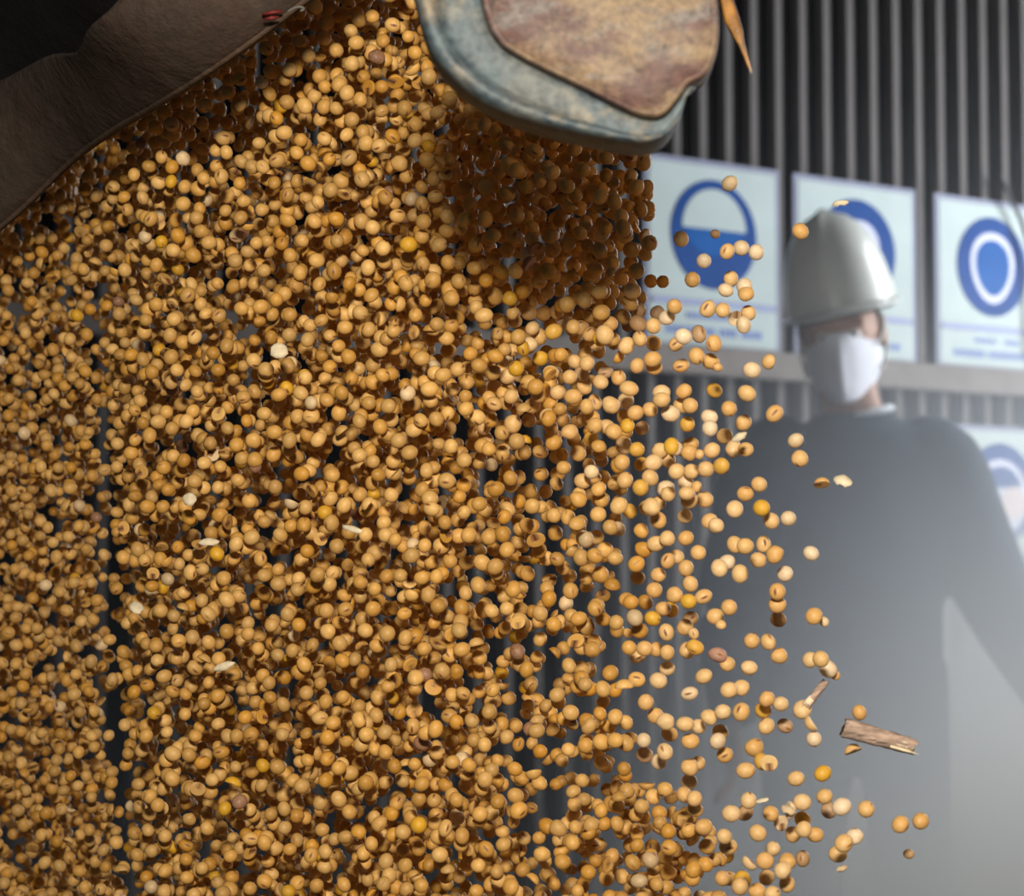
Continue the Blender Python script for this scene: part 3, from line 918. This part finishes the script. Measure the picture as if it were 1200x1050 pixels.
# bean meshes shared by the single beans: shape x colour
TINT = {'': [(.68, .43, .175), (.70, .46, .20), (.66, .39, .14), (.68, .42, .16), (.72, .50, .25), (.64, .37, .12)],  # paler than the stream: daylight and haze put into the tint
        'y': [(.64, .36, .055), (.66, .37, .030)], 'w': [(.76, .60, .40), (.72, .55, .34)], 'd': [(.46, .30, .17), (.44, .27, .13)], 'p': [(.40, .22, .17)]}
variants = {}
def variant(tint, i, shp, eye):
    key = (tint, i, shp, eye)
    if key not in variants:
        tv = (SHAPES_HI[shp]) * np.array([1.0, .97, 1.0])
        c = np.array([[*TINT[tint][i], eye]])
        variants[key] = build_beans('soybean', [(tv, IF, np.zeros((1, 3)), np.ones((1, 3)), np.eye(3)[None], c)])
    return variants[key]

SPECIAL = [
 ((938, 271), 'lone tan soybean falling in front of the white hard hat'),
 ((855, 215), 'pale soybean over the upper right of the blue ring on the leftmost sign'),
 ((798, 280), 'tan soybean at the left side of the blue ring on the leftmost sign'),
 ((838, 274), 'small dull soybean in the middle of the blue ring on the leftmost sign'),
 ((886, 296), 'whitish soybean just right of the blue ring on the leftmost sign'),
 ((825, 306), 'pale soybean low inside the blue ring on the leftmost sign'),
 ((852, 295), 'left soybean of a pair right of centre in the leftmost blue ring'),
 ((868.6, 290.5), 'right soybean of a pair on the right edge of the leftmost blue ring'),
 ((738, 341), 'lone bright soybean in the dark gap under the metal cover'),
 ((1079, 962), 'rightmost soybean of all, near the bottom edge'),
 ((1055, 966), 'soybean immediately left of the rightmost one'),
 ((1065, 1001), 'small dull reddish bean falling below the two rightmost soybeans'),
 ((1007, 835), 'soybean touching the upper edge of the broken stalk'),
 ((1000, 881), 'half soybean just below the left end of the broken stalk'),
 ((1015, 948), 'single soybean below the broken stalk, left of the rightmost pair'),
 ((950.5, 648.6), 'lone oval soybean in front of the dark top, level with the elbow'),
 ((954, 722), 'lone soybean with a small chip behind it, in front of the dark top'),
 ((907.6, 485), 'soybean with its brown eye showing, left of the chest of the dark top'),
 ((932.4, 516), 'upper of two bright soybeans at the chest of the dark top'),
 ((937, 537), 'lower of two bright soybeans at the chest of the dark top'),
 ((963, 568), 'flat half soybean next to the pale hull, in front of the dark top'),
 ((902, 424), 'half soybean at the stream edge, left of the face mask'),
 ((881, 433), 'whitish broken soybean with a bite-shaped edge, left of the face mask'),
 ((923.8, 607.6), 'pale upright oval soybean at the right fringe of the stream'),
 ((940, 832), 'large tan soybean at the lower end of the small twig'),
 ((954, 866), 'pale soybean hanging below the small twig and its hull'),
 ((970.5, 784), 'largest pale soybean of the cluster above the small twig'),
]
def look(fl):
    if 'h' in fl: return 'broken half soybean'
    if 's' in fl: return 'small soybean'
    if 'b' in fl: return 'large tan soybean'
    c = next((n for f, n in (('y', 'golden yellow'), ('w', 'whitish'), ('d', 'dull brown'), ('p', 'purplish')) if f in fl), 'tan')
    return c + ' soybean' + (' showing its brown eye' if 'H' in fl else '')
def zone(px, py):
    """where it falls, and the group of its neighbours"""
    if px > 880:
        side = 'outer part' if px > np.interp(py, [400, 640, 800, 1050], [905, 915, 935, 945]) else 'inner part'
        lev = ('level with the face mask' if py < 500 else 'beside the chest' if py < 570 else 'below the chest' if py < 640 else 'beside the elbow' if py < 715 else 'below the elbow' if py < 790
               else 'level with the stalk' if py < 900 else 'just below the stalk' if py < 945 else 'well below the stalk' if py < 990 else 'at the bottom edge')
        return 'in the right fringe, ' + side + ', ' + lev
    if px > 740:
        if py < 350: return 'around the bottom of the leftmost blue ring'
        if py < 440: return 'over the leftmost caption, ' + ('right half' if px > 815 else 'left half') + (', upper' if py < 395 else ', lower')
        half_ = 'left of the fringe' if px > 815 else 'further left of the fringe'
        k_ = int((py - 440) // 50)
        return half_ + ', ' + ('chin high', 'shoulder high', 'upper chest high', 'chest high', 'lower chest high', 'elbow high', 'waist high', 'hip high', 'just above stalk height', 'stalk high', 'just below stalk height', 'low down', 'at the bottom edge')[min(k_, 12)]
    return 'in the ' + ('first row' if py < 390 else 'second row' if py < 440 else 'third row' if py < 480 else 'lowest row') + ' under the dark gap, ' + ('left part' if px < 630 else 'middle part' if px < 690 else 'right part')
cam_pos = Vector((0, 0, CAMZ))
for i, (px, py, p, r, fl) in enumerate(INDIV):
    tint = next((t for t in 'ywdp' if t in fl), '')
    shp = 5 if 'h' in fl else random.choice((0, 0, 0, 0, 0, 3, 4))
    me = variant(tint, random.randrange(len(TINT[tint])), shp, 1.0 if 'H' in fl else .75)
    o = link('soybean', me, None, None, p)
    if 'H' in fl:                                       # eye towards the camera
        q = (cam_pos - p).to_track_quat('X', 'Z'); o.rotation_mode = 'QUATERNION'
        o.rotation_quaternion = q @ Euler((random.uniform(0, 6.28), random.uniform(-.35, .35), random.uniform(-.35, .35))).to_quaternion()
    else:
        o.rotation_euler = [random.uniform(0, 6.28) for _ in range(3)]
    o.scale = (r * random.uniform(.94, 1.0), r * random.uniform(.88, 1.0), r * random.uniform(1.0, 1.14))
    lab = next((l for (sx, sy), l in SPECIAL if abs(sx - px) + abs(sy - py) < 5), None)
    if lab: tag(o, lab, 'soybean', 'falling soybeans')
    else:
        g = zone(px, py); tag(o, look(fl) + ' ' + g, 'soybean', 'soybeans ' + g)

# ---- the dense stream behind and to the left
def boundary(py): return np.interp(py, [-200, 150, 340, 420, 520, 640, 800, 890, 960, 1200], [735, 760, 790, 745, 745, 740, 735, 745, 850, 900])
NS = [rng.normal(size=3) * s for s in (.010, .014, .02, .028, .035)]
PHS = rng.uniform(0, 6.28, 5)
def clump(u, v):
    return sum(np.sin(u * k[0] * 2.2 + v * k[1] * .55 + p) for k, p in zip(NS, PHS)) / 5
def density(px, py):
    """expected cover of the frame by the stream at a pixel, relative to its densest part"""
    d = np.ones_like(px)
    b = boundary(py)
    d *= np.clip((b - px) / 45, 0, 1)
    lit = py > 345
    thin = np.interp(px, [0, 420, 560, 640, 760, 860], [1, 1, .60, .36, .26, .2])
    thin = np.where((py > 900) & (px > 600), np.maximum(thin, .42), thin)
    d *= np.where(lit, thin, np.interp(py, [300, 345], [1, .8]))
    u = px - .14 * (py - 500)
    d *= np.clip(.86 + .55 * clump(u, py), .25, 1)
    gap = np.abs(px - (112 + .055 * (py - 350)))
    d *= np.where(py > 330, np.clip(gap / 26, .12, 1), 1)
    return d
groups, N_TRY = [], 52000
cx_ = rng.uniform(-170, 880, N_TRY); cy_ = rng.uniform(-190, 1200, N_TRY)
keep = rng.random(N_TRY) < density(cx_, cy_)
cx_, cy_ = cx_[keep], cy_[keep]
thick = np.interp(cx_, [0, 500, 760], [.10, .09, .05])
dep = curtain(cx_) + rng.uniform(-1, 1, len(cx_)) * thick + .03
left = cx_ < 112 + .055 * (cy_ - 350)
cen, fr = [], []
for x, y, d, t in zip(cx_, cy_, dep, thick):
    p = at(x, y, d); r = BR * random.uniform(.90, 1.08)
    if free(p, r): cen.append((*p, r)); fr.append((d - float(curtain(x))) / t)
    if len(cen) >= 17500: break
for px, py, p, r, fl in REST:
    cen.append((*p, r)); fr.append(-1.0)
cen = np.array(cen); fr = np.array(fr)
print('beans in the stream:', len(cen))
n = len(cen)
shape = rng.choice(6, n, p=SHAPE_P)
scl = cen[:, 3:4] * np.stack([rng.uniform(.92, 1.0, n), rng.uniform(.86, 1.0, n), rng.uniform(1.0, 1.15, n)], -1)
rot = rotations(n)
colr = np.concatenate([bean_colour(n), np.where(rng.random(n) < .6, 1.0, .45)[:, None]], 1)
hi = fr < -.42
gr = []
for s in range(6):
    for m, tv, tf in ((hi & (shape == s), SHAPES_HI[s], IF), (~hi & (shape == s), SHAPES_LO[s], LF)):
        gr.append((tv, tf, cen[m, :3], scl[m], rot[m], colr[m]))
stream = link('soybean_stream', build_beans('soybean_stream', gr))
tag(stream, 'dense pouring stream of golden tan soybeans filling the left and centre', 'soybeans', kind='stuff')

# ---- loose bits of hull among the beans
def hull_mesh(name, seed, lx, ly, curl):
    r = random.Random(seed); v, f = [], []
    NX, NY = 7, 5
    for lay in (0, 1):
        for j in range(NY):
            for i in range(NX):
                u, w_ = -1 + 2 * i / (NX - 1), -1 + 2 * j / (NY - 1)
                edge = math.sqrt(max(0.0, 1 - .8 * w_ * w_)) * (1 + .12 * math.sin(seed + 5 * w_))
                x = lx * u * edge; y = ly * w_
                z = curl * (1 - u * u * .8 - w_ * w_ * .6) + .12 * curl * math.sin(3 * u + seed)
                v.append((x, y, z - lay * .00025))
    m = NX * NY
    for j in range(NY - 1):
        for i in range(NX - 1):
            a = j * NX + i
            f.append((a, a + 1, a + NX + 1, a + NX)); f.append((m + a, m + a + NX, m + a + NX + 1, m + a + 1))
    rim_ = [i for i in range(NX)] + [j * NX + NX - 1 for j in range(1, NY)] + [(NY - 1) * NX + i for i in range(NX - 2, -1, -1)] + [j * NX for j in range(NY - 2, 0, -1)]
    for a, b in zip(rim_, rim_[1:] + rim_[:1]): f.append((a, m + a, m + b, b))
    return mesh_from(name, v, f)
HULLS = [((988, 563), .0034, .0024, .0012, 'hull_pale', 'small pale folded hull falling in front of the dark top'),
         ((985, 238), .0030, .0010, .0014, 'hull_pale', 'tiny curled white hull fragment in front of the top of the hard hat'),
         ((893, 938), .0026, .0009, .0006, 'hull_pale', 'thin white sliver of hull above a soybean at the lower right'),
         ((924, 949), .0028, .0016, .0012, 'hull', 'curled pale hull between soybeans near the lower right'),
         ((866.5, 512), .0030, .0014, .0012, 'hull_pale', 'pale curled hull between soybeans at the stream edge, left of the chest'),
         ((987, 1018), .0022, .0010, .0010, 'hull', 'small crescent of hull near the bottom edge, right of the stream'),
         ((245, 635), .0042, .0016, .0010, 'hull_pale', 'pale torn hull among the dense beans, left of centre'),
         ((327, 411), .0036, .0030, .0012, 'hull_pale', 'whitish square bit of hull among the dense beans, upper left'),
         ((160, 712), .0034, .0026, .0012, 'hull_pale', 'whitish hull bits beside the dark gap at the left'),
         ((413, 620), .0046, .0012, .0010, 'hull_pale', 'long pale hull strip in the middle of the dense beans'),
         ((222, 585), .0030, .0026, .0012, 'hull_pale', 'small boxy pale hull in the left half of the dense beans'),
         ((262, 781), .0046, .0016, .0010, 'hull_pale', 'pale flattened hull in the lower left of the dense beans')]
for i, ((px, py), lx, ly, curl, mt, lab) in enumerate(HULLS):
    d = float(curtain(px)) - (.085 if px < 600 else .03)
    o = link('bean_hull', hull_mesh('bean_hull', i + 3, lx, ly, curl), M[mt], None, at(px, py, d))
    o.rotation_euler = (R(70 + random.uniform(-25, 25)), random.uniform(-.8, .8), random.uniform(-.5, .5))
    tag(o, lab, 'hull', 'loose bits of hull')

# ---- broken stalk and small twig
def stalk(name, a, b, w0, w1, d, label):
    A, Bp = at(*a, d), at(*b, d)
    root = empty(name, (A + Bp) / 2)
    I = Matrix.Translation(-(A + Bp) / 2)
    t = (Bp - A); ln = t.length; t.normalize(); up = Vector((0, -1, 0)); u = t.cross(up).normalized(); v = u.cross(t)
    N, K = 14, 12
    vv, ff = [], []
    rr = random.Random(len(name) + int(a[0]))
    for i in range(N):
        f = i / (N - 1); rad = (w0 * (1 - f) + w1 * f) / 2 * d / F
        for k in range(K):
            an = 2 * math.pi * k / K
            jag = 0
            if i >= N - 1: jag = ln * rr.uniform(-.10, .04)
            if i == 0: jag = ln * rr.uniform(-.02, .03)
            q = A + t * (f * ln + jag) + (u * math.cos(an) + v * math.sin(an) * .75) * rad * (1 + .10 * math.sin(4 * an + 1.3) + .05 * rr.uniform(-1, 1))
            vv.append(I @ q)
    for i in range(N - 1):
        for k in range(K): ff.append((i * K + k, i * K + (k + 1) % K, (i + 1) * K + (k + 1) % K, (i + 1) * K + k))
    ff.append(tuple(range(K))[::-1])
    link('bark', mesh_from('bark', vv, ff), M['stalk'], root)
    pts = [I @ (A + t * ln * f) for f in (.70, .88, .97)]
    rad = w1 / 2 * d / F
    link('pith', tube_mesh('pith', pts, [rad * .8, rad * .82, rad * .55], 10), M['stalk_pith'], root)
    sp = [I @ (A + t * ln * f + u * rad * .75 + v * rad * .5) for f in (.66, .85, 1.06)]
    link('splinter', tube_mesh('splinter', sp, [rad * .2, rad * .24, rad * .04], 6), M['stalk_pith'], root)
    tag(root, label, 'stalk')
stalk('broken_stalk', (988, 852), (1073, 876), 22, 17, .735, 'brown broken stalk with a pale splintered end, right of the falling stream')
stalk('twig', (968, 798), (944, 828), 8, 10, .76, 'small reddish-brown twig pointing down to a soybean, left of the stalk')

# ------------------------------------------------------------------ dust hanging in the shed
k = NT('dust_haze')
k.t.nodes.remove(k.b)
out = k.t.nodes['Material Output']
vol = k.n('ShaderNodeVolumeScatter')
vol.inputs['Color'].default_value = (0.88, 0.92, 1.0, 1)
vol.inputs['Anisotropy'].default_value = 0.35
geo = k.n('ShaderNodeNewGeometry')
sx = k.n('ShaderNodeSeparateXYZ'); k.l(geo.outputs['Position'], sx.inputs[0])
zf = k.math('EXPONENT', k.math('MULTIPLY', k.math('SUBTRACT', 1.03, sx.outputs['Z']), 3.1))
zf = k.math('MAXIMUM', k.math('SUBTRACT', k.math('MINIMUM', zf, 12.0), 0.11), 0.0)
xr = k.n('ShaderNodeMapRange'); xr.interpolation_type = 'SMOOTHSTEP'
xr.inputs['From Min'].default_value = 0.0; xr.inputs['From Max'].default_value = 0.95
xr.inputs['To Min'].default_value = 0.05; xr.inputs['To Max'].default_value = 1.9
k.l(sx.outputs['X'], xr.inputs['Value'])
nz = k.noise(0.9, 2, 0.5, vec=geo.outputs['Position'])
dn = k.math('MULTIPLY', k.math('MULTIPLY', zf, xr.outputs[0]), k.math('ADD', k.math('MULTIPLY', nz, 0.28), 0.13))
k.l(dn, vol.inputs['Density'])
k.l(vol.outputs[0], out.inputs['Volume'])
fl_, fr_ = W0 + WD * -3.9 + WN * .06, W0 + WD * 2.6 + WN * .06           # stays clear of the wall
foot = [(fl_.x, 1.30), (fr_.x, 1.30), (fr_.x, fr_.y), (fl_.x, fl_.y)]
hvv = [(x, y, z) for z in (0.02, 3.2) for x, y in foot]
haze = link('dust_haze', mesh_from('dust_haze', hvv, [(3, 2, 1, 0), (4, 5, 6, 7), (0, 1, 5, 4), (1, 2, 6, 5), (2, 3, 7, 6), (3, 0, 4, 7)], False), k.m)
tag(haze, 'pale grey dust haze hanging in the shed, thickest at the lower right', 'dust', kind='stuff')
